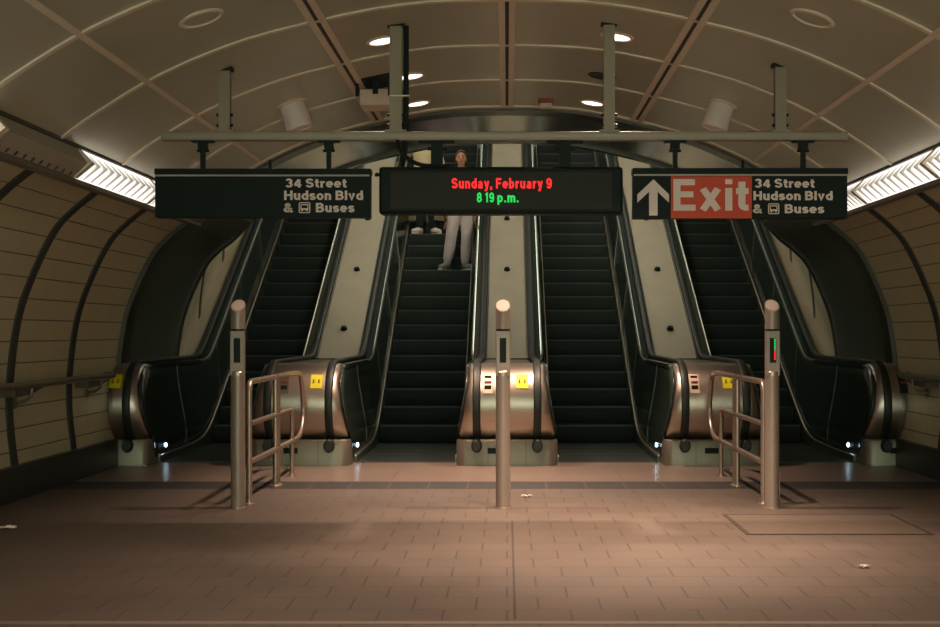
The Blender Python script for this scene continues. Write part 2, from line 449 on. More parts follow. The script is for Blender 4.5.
# long seams of the ceiling
def seam(x, w, m, proud):
    n = ceil_n(x); t = Vector((-n.z, 0, n.x)); z = ceil_at(x); c = Vector((x, 0, z))
    mb = MB(); r = []
    for y in (Y0, 13.98):
        r.append([c + t * (w / 2) - n * .01 + Vector((0, y, 0)), c + t * (w / 2) + n * proud + Vector((0, y, 0)),
                  c - t * (w / 2) + n * proud + Vector((0, y, 0)), c - t * (w / 2) - n * .01 + Vector((0, y, 0))])
    mb.loft(r); struct(nt_(), mb, m)
for x in (0, -1.38, 1.38):
    seam(x - .04, .05, 'rib_light', .02); seam(x + .04, .05, 'rib_light', .02); seam(x, .03, 'rib_gap', .006)
for x in (-2.62, 2.62):
    seam(x, .042, 'rib_light', .012)
# floor
mb = MB(); mb.box(-4.3, 4.3, Y0, 11.72, -.1, 0); struct('floor', mb, 'tile_floor', 'warm grey paver floor in running bond')
mb = MB(); mb.box(-4.3, 4.3, 11.72, 12.3, -.1, 0); struct('floor.001', mb, 'drain', 'dark tile strip across the floor')
mb = MB(); mb.box(-4.3, 4.3, 12.3, 14.12, -.1, 0); struct('floor.002', mb, 'landing', 'smooth stone landing before the escalators')
mb = MB(); mb.box(-4.3, 4.3, 14.12, 16.6, -.1, -.03); struct('floor.003', mb, 'base')
mb = MB(); mb.box(-4.1, 4.1, 6.27, 6.33, -.01, .003); struct(nt_(), mb, 'drain_edge', 'pale metal joint strip across the floor')
mb = MB(); mb.box(.032, .046, 6.4, 9.7, -.01, .002); struct(nt_(), mb, 'joint', 'dark joint running along the floor')
for s, nm in ((-1, 'left'), (1, 'right')):
    mb = MB(); mb.box(*sorted((s * 4.09, s * 4.2)), Y0, 13.72, 0, .285); struct('baseboard_' + nm, mb, 'base')
    # lip under the light trough
    mb = MB(); mb.prism([(s * UP[0], UP[1]), (s * FO[0], FO[1]), (s * LO[0], LO[1]), (s * 3.46, 2.62), (s * 3.46, 2.74)], 13.2, Y1); struct(nt_(), mb, 'fix_grey')
    mb = MB(); mb.prism([(s * 3.28, 2.575), (s * 3.29, 2.545), (s * 3.50, 2.585), (s * 3.50, 2.62)], Y0, Y1); struct(nt_(), mb, 'fix_grey')
    mb = MB(); mb.prism([(s * 3.24, 2.83), (s * 3.235, 2.80), (s * 3.27, 2.79), (s * 3.28, 2.82)], Y0, Y1); struct(nt_(), mb, 'rib_dark')
    mb = MB(); mb.prism([(s * 3.26, 2.83), (s * 3.56, 2.75), (s * 3.50, 2.60), (s * 3.52, 2.60), (s * 3.62, 2.77), (s * 3.26, 2.86)], Y0, Y1); struct(nt_(), mb, 'fix_grey')

# ------------------------------------------------------------------ wall light fixtures in the trough
def fixture(s, y0, y1, on, label):
    t = thing('trough_light', label, 'light fixture', (s * 3.25, (y0 + y1) / 2, 2.56), 'trough lights along the walls')
    g = .02
    mb = MB(); mb.prism([(s * UP[0], UP[1]), (s * (FO[0] + .012), FO[1]), (s * LO[0], LO[1]), (s * 3.46, 2.62), (s * 3.46, 2.74)], y0 + .04, y1 - .04)
    part('diffuser', mb, 'diff_on' if on else 'diff_off', t)
    for ya, yb in ((y0 + .005, y0 + .04), (y1 - .04, y1 - .005)):
        mb = MB(); o = .022
        mb.prism([(s * UP[0], UP[1] + .003), (s * (FO[0] - o), FO[1]), (s * LO[0] - s * .004, LO[1] - .002), (s * 3.47, 2.615), (s * 3.47, 2.745)], ya, yb)
        part('end_frame', mb, 'rib_light', t)
    n = 11; o = .03
    for i in range(1, n):
        y = y0 + (y1 - y0) * i / n; mb = MB()
        if on:
            mb.prism([(s * (UP[0] + .004), UP[1] - .004), (s * (FO[0] - o + .012), FO[1]), (s * (LO[0]), LO[1] + .001), (s * (FO[0] + .02), FO[1])], y - .012, y + .012)
            part('louver', mb, 'fin', t)
        elif i % 1 == 0:
            mb.prism([(s * (LO[0] - .004), LO[1] + .002), (s * (LO[0] - .030), LO[1] + .028), (s * (LO[0] - .02), LO[1] + .036), (s * (LO[0] + .002), LO[1] + .012)], y - .018, y + .018)
            part('clip', mb, 'lamp_off', t)
EDGES = [1.6, 4.0, 6.2, 8.2, 9.9, 11.88, 13.2]
for s in (-1, 1):
    for k in range(len(EDGES) - 1):
        y0, y1 = EDGES[k], EDGES[k + 1]
        side = 'left' if s < 0 else 'right'
        on = not (s < 0 and k == 3)
        if k < 0: continue
        lab = {3: 'nearest whole %s trough light on the %s wall', 4: 'lit trough light on the %s wall, second before the dark arch', 5: 'lit trough light on the %s wall, last before the dark arch'}.get(k, None)
        if k == 3: lab = 'switched off grey trough light high on the left wall' if s < 0 else 'lit trough light cut by the photo edge high on the right wall'
        elif lab: lab = lab % side
        else: lab = 'trough light on the %s wall, %s before the photo edge' % (side, ('third', 'second', 'first')[k])
        fixture(s, y0, y1, on, lab)

# ------------------------------------------------------------------ ceiling things
def downlight(x, y, on, label, power, size=42):
    z = ceil_at(x); n = ceil_n(x)
    t = thing('recessed_downlight', label, 'downlight', (x, y, z), 'recessed downlights in the vault')
    c = Vector((x, y, z))
    mb = MB(); mb.lathe([(.135, -.01), (.135, .008), (.125, .014), (.112, .014), (.102, .0), (.102, -.01)], c, n); part('trim_ring', mb, 'rib_light' if on else 'lamp_off', t)
    mb = MB(); mb.lathe([(.001, .0), (.103, .004), (.103, .008), (.001, .010)], c, n); part('lens', mb, 'lamp_on' if on else 'lamp_off', t)
    if on:
        l = bpy.data.lights.new('downlight_lamp', 'SPOT'); l.energy = power; l.color = (1, .69, .53)
        l.spot_size = math.radians(size * 2); l.spot_blend = 1.0; l.shadow_soft_size = .05
        o = bpy.data.objects.new('downlight_lamp', l); COL.objects.link(o); o.parent = t; o.location = n * .03
DL = 560
downlight(-1.0, 10.5, True, 'glowing round downlight half behind the drop pole above the display', DL * .6)
downlight(.88, 10.45, True, 'glowing round downlight by the drop pole near the exit sign', DL)
downlight(-.89, 12.05, True, 'glowing round downlight beside the hanging ceiling access box', DL * .8)
downlight(.88, 12.05, False, 'dead black round downlight between two glowing ones', 0)
downlight(-.92, 13.45, True, 'glowing round downlight nearest the arch on the access box side', DL)
downlight(.88, 13.45, True, 'glowing round downlight nearest the arch beside the red alarm', DL)
downlight(.88, 9.0, True, 'downlight just above the photo edge on the exit sign side', DL * 2.6, 38)
downlight(-.92, 9.0, False, 'unlit downlight just above the photo edge on the display side', 0)
downlight(.88, 7.4, True, 'second downlight above the photo edge on the exit sign side', DL * .9, 62)
downlight(-.92, 7.4, True, 'second downlight above the photo edge on the blank sign side', DL * .32, 62)

for s in (-1, 1):
    x = s * 2.03; y = 8.67; n = ceil_n(x); c = Vector((x, y, ceil_at(x)))
    side = 'left' if s < 0 else 'right'
    t = thing('ceiling_speaker', 'flat round ceiling speaker ring near the %s top corner of the photo' % side, 'speaker', c, 'flat round ceiling speakers')
    mb = MB(); mb.lathe([(.155, -.01), (.155, .008), (.145, .016), (.13, .016), (.122, .006), (.122, -.01)], c, n); part('rim', mb, 'rib_light', t)
    mb = MB(); mb.lathe([(.001, 0), (.123, .002), (.12, .007), (.001, .009)], c, n); part('grille', mb, 'ceiling', t)
    x = s * 1.98; y = 12.0; n = ceil_n(x); c = Vector((x, y, ceil_at(x)))
    t = thing('cylinder_speaker', 'white cylinder speaker tilted on the vault %s' % ('above the blank black sign' if s < 0 else 'above the red exit sign'), 'speaker', c, 'white cylinder speakers')
    mb = MB(); mb.lathe([(.10, -.01), (.118, .03), (.125, .23), (.12, .245), (.108, .25), (.105, .243), (.001, .243)], c, n); part('body', mb, 'white', t)
    mb = MB(); mb.lathe([(.14, -.01), (.14, .01), (.12, .02)], c, n); part('mounting_ring', mb, 'rib_light', t)

# access box hanging from an open hatch
c = Vector((-1.12, 12.0, ceil_at(-1.12)))
t = thing('access_box', 'beige equipment box hung under an open dark hatch in the vault', 'equipment box', c)
mb = MB(); mb.prism([(-1.36, ceil_at(1.36) - .012), (-1.05, ceil_at(1.05) - .012), (-1.05, ceil_at(1.05) + .02), (-1.36, ceil_at(1.36) + .02)], 11.75, 12.3); part('hatch_opening', mb, 'black', t)
mb = MB(); mb.box(-1.34, -1.05, 11.85, 12.2, 3.47, 3.62)
part('box', mb, 'ivory', t, bevel=.012)
mb = MB(); mb.box(-1.22, -1.17, 11.83, 11.86, 3.57, 3.73); part('strap', mb, 'black', t)
mb = MB(); mb.box(-1.375, -1.345, 11.83, 11.86, 3.55, 3.70); part('strap', mb, 'black', t)
mb = MB(); mb.box(-1.08, -1.05, 11.83, 11.86, 3.55, 3.76); part('strap', mb, 'black', t)
# fire alarm
c = Vector((.40, 13.5, ceil_at(.4)))
t = thing('alarm_strobe', 'small red and pale alarm strobe on the vault near the arch', 'alarm', c)
mb = MB(); mb.box(.325, .475, 13.45, 13.55, c.z - .045, c.z + .005); part('base', mb, 'red_plastic', t, bevel=.008)
mb = MB(); mb.box(.335, .465, 13.455, 13.545, c.z - .10, c.z - .045); part('strobe_lens', mb, 'ivory', t, bevel=.01)

# ------------------------------------------------------------------ sign frame
YS = 10.1; K = YS / 1305
def sx(px): return (px - 507) * K
def sz(py): return 1.4 - (py - 333) * K
t = thing('sign_support_frame', 'long horizontal strut channel hung by four drop poles above the signs', 'sign frame', (0, YS, sz(141)))
mb = MB(); mb.box(sx(162), sx(847), YS - .035, YS + .035, sz(141), sz(132)); part('beam', mb, 'beam', t, bevel=.005)
mb = MB(); mb.box(sx(162) + .01, sx(847) - .01, YS - .037, YS - .034, sz(138.2), sz(135)); part('channel_slot', mb, 'post', t)
for px, w in ((225, 11), (396, 12), (609, 11), (780, 11)):
    x = sx(px); z1 = ceil_at(x)
    pole = MB(); hw = w * K / 2; zb = sz(132)
    pole.box(x - hw, x + hw, YS - .035, YS - .025, zb, z1 + .03)
    pole.box(x - hw, x - hw + .012, YS - .03, YS + .035, zb, z1 + .03)
    pole.box(x + hw - .012, x + hw, YS - .03, YS + .035, zb, z1 + .03)
    p = part('drop_pole', pole, 'beam', t)
    mb = MB(); mb.box(x - hw - .035, x + hw + .035, YS - .05, YS + .05, zb - .005, zb + .012); part('foot_plate', mb, 'beam', p)
    mb = MB(); mb.box(x - hw - .02, x + hw + .02, YS - .04, YS + .04, z1 - .012, z1 + .02); part('ceiling_bracket', mb, 'black', p)
    for zz in (zb + .05, zb + .13):
        for s in (-1, 1):
            mb = MB(); mb.cyl((x + s * hw, YS - .01, zz), (x + s * (hw + .02), YS - .01, zz), .012, 8); part('bolt', mb, 'black', p)
    # dark conduit beside the two long poles
    if px in (396,):
        mb = MB(); mb.tube([(x + hw + .03, YS + .02, z1), (x + hw + .03, YS + .02, zb + .01)], .022, 10); part('conduit', mb, 'black', p)
        mb = MB(); mb.box(x - hw - .005, x + hw + .06, YS - .04, YS + .04, zb + .27, zb + .28); part('cable_tie', mb, 'rib_light', p)

def hanger(px, t, top):
    x = sx(px); zt = sz(141); zb = top
    mb = MB(); mb.box(x - .085, x + .085, YS - .04, YS + .04, zt - .012, zt - .0005)
    r = part('hanger_rod', MB().box(x - .018, x + .018, YS - .018, YS + .018, zb - .01, zt - .012), 'black', t)
    part('clamp', mb, 'black', r)
    mb = MB(); mb.box(x - .035, x + .035, YS - .025, YS + .025, zt - .06, zt - .012); mb.cyl((x - .045, YS, zt - .075), (x + .045, YS, zt - .075), .012, 8); part('coupling', mb, 'black', r)

def bus_icon(x0, x1, z0, z1, y, parent):
    w = x1 - x0; h = z1 - z0; mb = MB(); d = .004
    e = w * .09
    X = lambda u: x0 + u * w
    Z = lambda v: z0 + v * h
    # rounded outline frame
    mb.box(X(0), X(.09), y - d, y, Z(.08), Z(.92)); mb.box(X(.91), X(1), y - d, y, Z(.08), Z(.92))
    mb.box(X(.06), X(.94), y - d, y, Z(.91), Z(1)); mb.box(X(.06), X(.94), y - d, y, Z(0), Z(.09))
    # bus front: roof, body and wheels around a dark windscreen
    mb.box(X(.2), X(.8), y - d, y, Z(.72), Z(.82)); mb.box(X(.16), X(.84), y - d, y, Z(.28), Z(.45))
    mb.box(X(.16), X(.24), y - d, y, Z(.45), Z(.78)); mb.box(X(.76), X(.84), y - d, y, Z(.45), Z(.78))
    mb.box(X(.22), X(.36), y - d, y, Z(.17), Z(.28)); mb.box(X(.64), X(.78), y - d, y, Z(.17), Z(.28))
    return part('bus_symbol', mb, 'sign_text', parent)

def black_sign(xa, xb, zt, zb, label):
    t = thing('hanging_sign', label, 'sign', ((xa + xb) / 2, YS, zb))
    part('sign_box', MB().box(xa, xb, YS - .06, YS + .06, zb, zt - .045), 'sign', t, bevel=.004)
    part('header_rail', MB().box(xa - .004, xb + .004, YS - .066, YS + .066, zt - .045, zt), 'sign', t, bevel=.003)
    part('rule_line', MB().box(xa + .005, xb - .005, YS - .064, YS - .058, zt - .060, zt - .047), 'sign_line', t)
    return t
YF = YS - .0605
def three_lines(t, px0, px1, px2, px3, rows, icon):
    text('lettering', '34 Street', sx(px0), sx(px1), sz(rows[0][1]), sz(rows[0][0]), YF, 'sign_text', t)
    text('lettering', 'Hudson Blvd', sx(px0 - 1.3), sx(px2), sz(rows[1][1]), sz(rows[1][0]), YF, 'sign_text', t)
    text('lettering', '&', sx(px0 - 1.6), sx(px0 + 7.2), sz(rows[2][1]), sz(rows[2][0]), YF, 'sign_text', t)
    text('lettering', 'Buses', sx(icon[1] + 5.6), sx(px3), sz(rows[2][1]), sz(rows[2][0]), YF, 'sign_text', t)
    bus_icon(sx(icon[0]), sx(icon[1]), sz(rows[2][1] + .8), sz(rows[2][0] - .8), YF, t)
t = black_sign(sx(157), sx(371), sz(169.5), sz(218), 'long black hanging sign, mostly blank, reading 34 Street Hudson Blvd & Buses')
three_lines(t, 286.8, 347.5, 363.8, 355.3, ((179.5, 188.4), (191.5, 200.8), (203.8, 213)), (300, 311.5))
hanger(203, t, sz(169.5)); hanger(329, t, sz(169.5))
part('end_pin', MB().cyl((sx(270), YS, sz(170)), (sx(270), YS, sz(160)), .012, 8), 'black', t)
t = black_sign(sx(632.5), sx(845.5), sz(169), sz(219), 'black hanging sign with red Exit panel and white up arrow')
part('exit_panel', MB().box(sx(670), sx(750.3), YS - .064, YS - .058, sz(219), sz(177.3)), 'red', t)
text('exit_lettering', 'Exit', sx(672.3), sx(747), sz(211.5), sz(180.2), YS - .0642, 'sign_text', t, t=.19)
ar = [(652.6, 180.3), (668, 195.3), (668, 203.5), (656.6, 192.5), (656.6, 216.2), (648.2, 216.2), (648.2, 192.5), (636.5, 203.5), (636.5, 195.3)]
part('arrow', MB().prism([(sx(a), sz(b)) for a, b in ar], YF - .004, YF), 'sign_text', t)
three_lines(t, 753.2, 812.5, 830.5, 822, ((179.7, 188.6), (192, 201), (205, 214)), (766.5, 777.5))
hanger(675, t, sz(169)); hanger(803, t, sz(169))
part('end_pin', MB().cyl((sx(743), YS, sz(169.5)), (sx(743), YS, sz(160)), .012, 8), 'black', t)
# LED display
t = thing('led_display', 'dark rounded message display with red date and green time', 'display', (0, YS, sz(215)))
part('housing', MB().box(sx(380), sx(622), YS - .09, YS + .09, sz(215), sz(168)), 'sign', t, bevel=.022)
part('screen', MB().box(sx(391), sx(611.5), YS - .094, YS - .085, sz(210.5), sz(173)), 'led_glass', t, bevel=.003)
text('date_text', 'Sunday, February 9', sx(452.2), sx(551.2), sz(189.8), sz(179.6), YS - .0942, 'led_red', t, t=.19, gap=.14)
text('time_text', '8 19', sx(477.2), sx(494.2), sz(203.6), sz(193.8), YS - .0942, 'led_green', t, t=.19, gap=.14)
text('time_text', 'p.m.', sx(497.5), sx(518.5), sz(203.6), sz(193.8), YS - .0942, 'led_green', t, t=.19, gap=.14)
for px in (437, 565):
    x = sx(px); zt = sz(141)
    b = part('hanger_bracket', MB().box(x - .045, x + .045, YS - .035, YS + .035, sz(168.5), zt - .012), 'black', t)
    part('clamp', MB().box(x - .14, x + .14, YS - .045, YS + .045, zt - .014, zt - .0005), 'black', b)
    part('bolt', MB().cyl((x - .075, YS, zt - .06), (x + .075, YS, zt - .06), .013, 8), 'black', b)
pts = [(sx(398), YS - .05, sz(141)), (sx(400), YS - .06, sz(150)), (sx(409), YS - .06, sz(160)), (sx(421), YS - .05, sz(165.5)), (sx(434), YS - .03, sz(166.5)), (sx(450), YS, sz(166))]
part('cable', MB().tube([p for p in [Vector(q) for q in catmull(pts, 5)]], .016, 8), 'black', t)
part('cable', MB().tube([Vector(q) for q in catmull([(sx(404), YS + .02, sz(140)), (sx(404), YS + .02, sz(150)), (sx(402), YS + .02, sz(160)), (sx(400), YS, sz(168.5))], 5)], .026, 8), 'black', t)

# ------------------------------------------------------------------ posts
def post(x, y, label, lit):
    t = thing('sensor_post', label, 'post', (x, y, 0), 'round sensor posts before the escalators')
    r = .0575; n = 28
    def zf(py): return 1.4 - (py - 333) / 1305 * y
    zt, zn, zh0, zh1 = zf(299), zf(329), zf(331), zf(372)
    mb = MB(); mb.tube([(x, y, 0), (x, y, zh1 - .03)], r, n); part('tube', mb, 'post', t)
    # flat faced head on a D section
    mb = MB()
    D = [(x + r * math.cos(a), y + r * math.sin(a)) for a in [PI * k / 14 for k in range(15)]] + [(x - r, y - r * .55), (x - r * .9, y - r * .72), (x + r * .9, y - r * .72), (x + r, y - r * .55)]
    mb.loft([[(a, b, zh1 - .03) for a, b in D], [(a, b, zh0) for a, b in D]]); part('head', mb, 'post', t)
    # collar lip below the flat
    mb = MB(); mb.lathe([(r, -.03), (r, 0), (r * .8, .012)], (x, y, zh1), (0, 0, 1)); part('collar', mb, 'tube', t)
    mb = MB(); mb.lathe([(r * .99, 0), (r * .99, .02)], (x, y, zh0), (0, 0, 1)); part('neck_joint', mb, 'black', t)
    # slanted top tube
    mb = MB(); rings = []
    rings.append([(x + r * math.cos(2 * PI * k / n), y + r * math.sin(2 * PI * k / n), zn) for k in range(n)])
    rings.append([(x + r * math.cos(2 * PI * k / n), y + r * math.sin(2 * PI * k / n), zt - .052 + .85 * r * (math.sin(2 * PI * k / n) ) + .0) for k in range(n)])
    mb.loft(rings); top = part('top_tube', mb, 'post', t)
    mb = MB(); rr = r * .88
    mb.loft([[(x + rr * math.cos(2 * PI * k / n), y + rr * math.sin(2 * PI * k / n), zt - .052 + .85 * rr * math.sin(2 * PI * k / n) + d) for k in range(n)] for d in (-.01, .003)]); part('slanted_cap', mb, 'cap', t)
    yf = y - r * .72
    w = part('indicator_window', MB().box(x - .026, x + .026, yf - .003, yf + .01, zf(362.5), zf(338)), 'black', t)
    if lit:
        for i in range(12):
            z = zf(361.5 - i * 1.95)
            if i in (0,): continue
            part('indicator_light', MB().box(x + .008, x + .021, yf - .005, yf - .002, z, z + .011), 'led_green' if i > 5 else 'led_red', w)
    part('service_hatch', MB().box(x + .035, x + r + .004, y - .02, y + .02, zf(497), zf(470)), 'post', t, bevel=.003)
    part('base_flange', MB().lathe([(r + .008, 0), (r + .008, .006), (r, .01)], (x, y, 0)), 'tube', t)
post((238 - 507) / 1305 * 10.44, 10.44, 'round metal post with dark indicator slot beside the left guard rail', False)
post((503 - 507) / 1305 * 10.44, 10.44, 'round metal post standing alone before the central newel', False)
post((772 - 507) / 1305 * 10.44, 10.44, 'round metal post with green and red lit slot by the right guard rail', True)

# ------------------------------------------------------------------ guard rails
def arc_pts(c, r, a0, a1, x, n=6):
    return [(x, c[0] + r * math.cos(a0 + (a1 - a0) * k / n), c[1] + r * math.sin(a0 + (a1 - a0) * k / n)) for k in range(n + 1)]
def guard(x, label):
    t = thing('guard_rail', label, 'railing', (x, 11.9, 0), 'steel tube guard rails')
    R = .025
    # near upright bending into the top rail
    pts = [(x, 10.68, 0), (x, 10.68, .9)] + arc_pts((10.77, .91), .09, PI, PI / 2, x) + [(x, 11.9, 1.0)]
    part('upright', MB().tube(pts, R), 'tube', t)
    part('upright', MB().tube([(x, 11.90, 0), (x, 11.90, .985)], R), 'tube', t)
    part('upright', MB().tube([(x, 12.01, 0), (x, 12.01, .985)], R), 'tube', t)
    # end loop
    loop = [(x, 11.95, 1.0), (x, 13.0, 1.0), (x, 13.26, .985), (x, 13.36, .94), (x, 13.42, .87), (x, 13.50, .70), (x, 13.51, .58), (x, 13.45, .47), (x, 13.34, .39), (x, 13.2, .35), (x, 13.0, .34), (x, 10.70, .34)]
    part('end_loop', MB().tube(loop[:1] + [Vector(q) for q in catmull(loop[1:11], 4)] + loop[11:], R), 'tube', t)
    pts = [(x, 10.70, .655), (x, 12.70, .655)] + arc_pts((12.71, .565), .09, PI / 2, 0, x) + [(x, 12.8, 0)]
    part('mid_rail', MB().tube(pts, R * .9), 'tube', t)
    for y in (10.68, 11.90, 12.01, 12.8):
        part('floor_flange', MB().lathe([(.05, 0), (.05, .008), (.03, .014), (.026, .03)], (x, y, 0)), 'tube', t)
guard(-2.11, 'steel tube guard rail beside the post under the blank black sign')
guard(2.10, 'steel tube guard rail beside the post under the Exit sign')

# ------------------------------------------------------------------ wall handrails
for s in (-1, 1):
    t = thing('wall_handrail', 'round metal handrail bracketed to the %s tiled wall' % ('left' if s < 0 else 'right'), 'handrail', (s * 4.05, 9, .95))
    mb = MB(); mb.tube([(s * 4.04, Y0 + .1, .95), (s * 4.04, 13.3, .965), (s * 4.06, 13.45, .965), (s * 4.16, 13.52, .965)], .032, 14); part('rail', mb, 'deck_flat', t)
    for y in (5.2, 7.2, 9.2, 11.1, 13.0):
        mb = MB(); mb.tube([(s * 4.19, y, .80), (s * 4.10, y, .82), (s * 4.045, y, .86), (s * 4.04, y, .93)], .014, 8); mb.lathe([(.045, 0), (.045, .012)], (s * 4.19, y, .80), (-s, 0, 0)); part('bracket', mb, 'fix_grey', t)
        mb = MB(); mb.prism_x([(y - .32, .865), (y + .02, .875), (y + .36, .925), (y - .32, .93)], *sorted((s * 4.06, s * 4.2))); part('rail_shadow_wedge', mb, 'hatch', t)  # dark solid wedge that stands in for the shadow under the rail

# ------------------------------------------------------------------ escalators
def wz(z):
    tbl = [(0, .53), (.3, .525), (.6, .47), (.87, .425), (1.1, .41)]
    for (a, b), (c, d) in zip(tbl, tbl[1:]):
        if z <= c: return b + (d - b) * (z - a) / (c - a)
    return tbl[-1][1]
def zdeck(y): return max(1.065, SL * (y - 16.3) + .735)
YK = 16.3 + (1.065 - .735) / SL
def hr_path(off, n_arc=22, end=248):
    """handrail line in (Y, z): incline, level stretch, newel arc; off moves it outwards"""
    H = .055
    pts = [(YE - .3, SL * (YE - .3 - 16.3) + .735 + H + off)]
    for k in range(13):
        y = YK + .55 - 1.1 * k / 12
        u = y - YK; s_ = (u + math.sqrt(u * u + .03)) / 2
        pts.append((y, 1.065 + SL * s_ + H * .4 + off))
    c = (14.13, .635); a = .47 + off; b = 1.065 + H * .4 + off - .635
    for k in range(n_arc + 1):
        th = math.radians(90 + (end - 90) * k / n_arc)
        pts.append((c[0] + a * math.cos(th), c[1] + b * math.sin(th)))
    return pts
def side(t, xc, s):
    """one balustrade side facing the steps: panel, skirt, handrail"""
    nm = 'balustrade'
    top = hr_path(-.045, 22, 250)
    N = len(top)
    # lower line: follows the step line, then sweeps level towards the newel foot
    def zl(y):
        u = y - 16.33; return .06 + SL * (u + math.sqrt(u * u + .12)) / 2
    low = [(YE - .3, zl(YE - .3))]
    for k in range(13): low.append((YK + .75 - 1.5 * k / 12,) * 2)
    yl = low[-1][0]
    for k in range(1, N - 13): low.append((yl + (14.0 - yl) * min(1, k / 19),) * 2)
    low = [low[0]] + [(y, zl(y)) for y, _ in low[1:N]]
    def xw(y, z): return wz(max(0, z - SL * max(0, y - 16.33))) + .004
    vs = []
    for (y, z), (yb, zb) in zip(top, low):
        for k in range(9):
            yy = y + (yb - y) * k / 8; zz = z + (zb - z) * k / 8
            vs.append((xc + s * xw(yy, zz), yy, zz))
    mb = MB(); mb.add(vs, [(i * 9 + j, i * 9 + j + 1, (i + 1) * 9 + j + 1, (i + 1) * 9 + j) for i in range(N - 1) for j in range(8)])
    pnl = part('side_panel', mb, 'panel', t)
    so = pnl.modifiers.new('solid', 'SOLIDIFY'); so.thickness = .015; so.offset = 0
    # joints between panels
    for y in (15.35, 17.3, 18.8, 20.3):
        za = zdeck(y) - .02; yb = y - (.0 if y < YK else .25); zb = zl(yb) + .02
        part('panel_joint', MB().tube([(xc + s * (xw(y + (yb - y) * k / 6, za + (zb - za) * k / 6) + .008), y + (yb - y) * k / 6, za + (zb - za) * k / 6) for k in range(7)], .006, 6), 'skirt', pnl)
    # bright trim at foot and top of the panel
    part('foot_trim', MB().tube([(xc + s * .549, y, z) for y, z in low[:34] if y > 14.02 ], .014, 8), 'trim', t)
    tp = hr_path(-.04, 22, 100)
    part('top_trim', MB().tube([(xc + s * (xw(y, z) + .004), y, z - .002) for y, z in tp if y > 14.1], .012, 8), 'trim', t)
    # skirt
    mb = MB(); r = []
    for y, z in [p for p in low[:34] if p[0] > 14.02]:
        d = min(z - .02, SL * max(0, y - 16.5) - .2) if y > 14.8 else .0
        r.append([(xc + s * .542, y, z), (xc + s * .560, y, z - .005), (xc + s * .562, y, d), (xc + s * .542, y, d)])
    mb.loft(r); part('skirt', mb, 'skirt', t)
    # handrail
    P = hr_path(.0, 26, 244); prof = []
    for k in range(16):
        a = 2 * PI * k / 16; ca, sa = math.cos(a), math.sin(a)
        prof.append((.042 * math.copysign(abs(ca) ** .6, ca), .026 * math.copysign(abs(sa) ** .7, sa)))
    rings = []
    for i, (y, z) in enumerate(P):
        y0, z0 = P[max(i - 1, 0)]; y1, z1 = P[min(i + 1, len(P) - 1)]
        tx = Vector((y1 - y0, z1 - z0)).normalized(); nn = Vector((tx.y, -tx.x))
        if i and nn.dot(Vector((y - 14.6, z - .3))) < 0 and y < 14.6: nn = -nn
        if y >= 14.6 and nn.y < 0: nn = -nn
        rings.append([(xc + s * .32 + u, y + nn.x * v, z + nn.y * v) for u, v in prof])
    mb = MB(); mb.loft(rings); part('handrail', mb, 'rubber', t)
    y, z = P[-1]
    part('handrail_inlet', MB().loft([[(xc + s * .32 + rx * math.cos(2 * PI * k / 16), 13.80 + dy, .215 + rz * math.sin(2 * PI * k / 16)) for k in range(16)] for dy, rx, rz in ((-.13, .044, .055), (-.11, .056, .072), (.12, .056, .085))]), 'rubber', t)
    if (xc < -1 and s > 0) or (xc > 1 and s < 0):
        mb = MB(); mb.lathe([(.024, 0), (.024, .01), (.016, .014)], (xc + s * .535, 14.42, .165), (s, 0, 0), 14); part('comb_light', mb, 'blue_dot', t)

STEP_ME = {}
def step_mesh(w):
    key = round(w, 3)
    if key in STEP_ME: return STEP_ME[key]
    mb = MB(); h = w / 2; R_ = .217; D = .368
    prof = [(0, 0), (D, 0), (D, -.03), (.10, -.215), (.012, -R_), (.0, -.16), (-.004, -.08), (.0, -.02)]
    mb.prism_x(prof, -h, h)
    me = mb.mesh('step', [M['step'], M['nosing']])
    # pale nosing line as its own faces
    bm = bmesh.new(); bm.from_mesh(me)
    vs = [bm.verts.new(p) for p in [(-h, -.002, .0015), (h, -.002, .0015), (h, .022, .0015), (-h, .022, .0015), (-h, -.004, -.014), (h, -.004, -.014)]]
    f1 = bm.faces.new((vs[0], vs[1], vs[2], vs[3])); f2 = bm.faces.new((vs[4], vs[5], vs[1], vs[0]))
    for f in (f1, f2): f.material_index = 1
    bm.to_mesh(me); bm.free()
    STEP_ME[key] = me; return me
MED = [-4.31, -2.19, 0, 2.19, 4.31]
ELAB = ['escalator with black steps along the left tiled wall', 'escalator carrying two people, left of the central newel', 'empty escalator just right of the central newel', 'escalator with black steps along the right tiled wall behind the Exit sign']
for i in range(4):
    xa, xb = MED[i] + .563, MED[i + 1] - .563
    xm = (xa + xb) / 2
    t = thing('escalator', ELAB[i], 'escalator', (xm, 14.2, 0), 'escalators going up')
    me = step_mesh(xb - xa - .004)
    for k in range(-4, 24):
        y = 16.3 + .375 * k; z = max(0, .217 * k)
        link('step', me, t, Vector((xm, y, z)) - t.location)
    part('comb_plate', MB().box(xa, xb, 14.12, 14.80, -.05, .004), 'step', t)
    part('comb_edge', MB().box(xa, xb, 14.14, 14.17, .0, .008), 'nosing', t)
    side(t, MED[i], 1); side(t, MED[i + 1], -1)
    mb = MB(); mb.loft([[(xa - .01, y, z), (xb + .01, y, z), (xb + .01, y, z - .1), (xa - .01, y, z - .1)] for y, z in ((14.8, -.25), (16.4, -.25), (YE - .2, SL * (YE - 16.5) - .25))]); part('truss', mb, 'black', t)

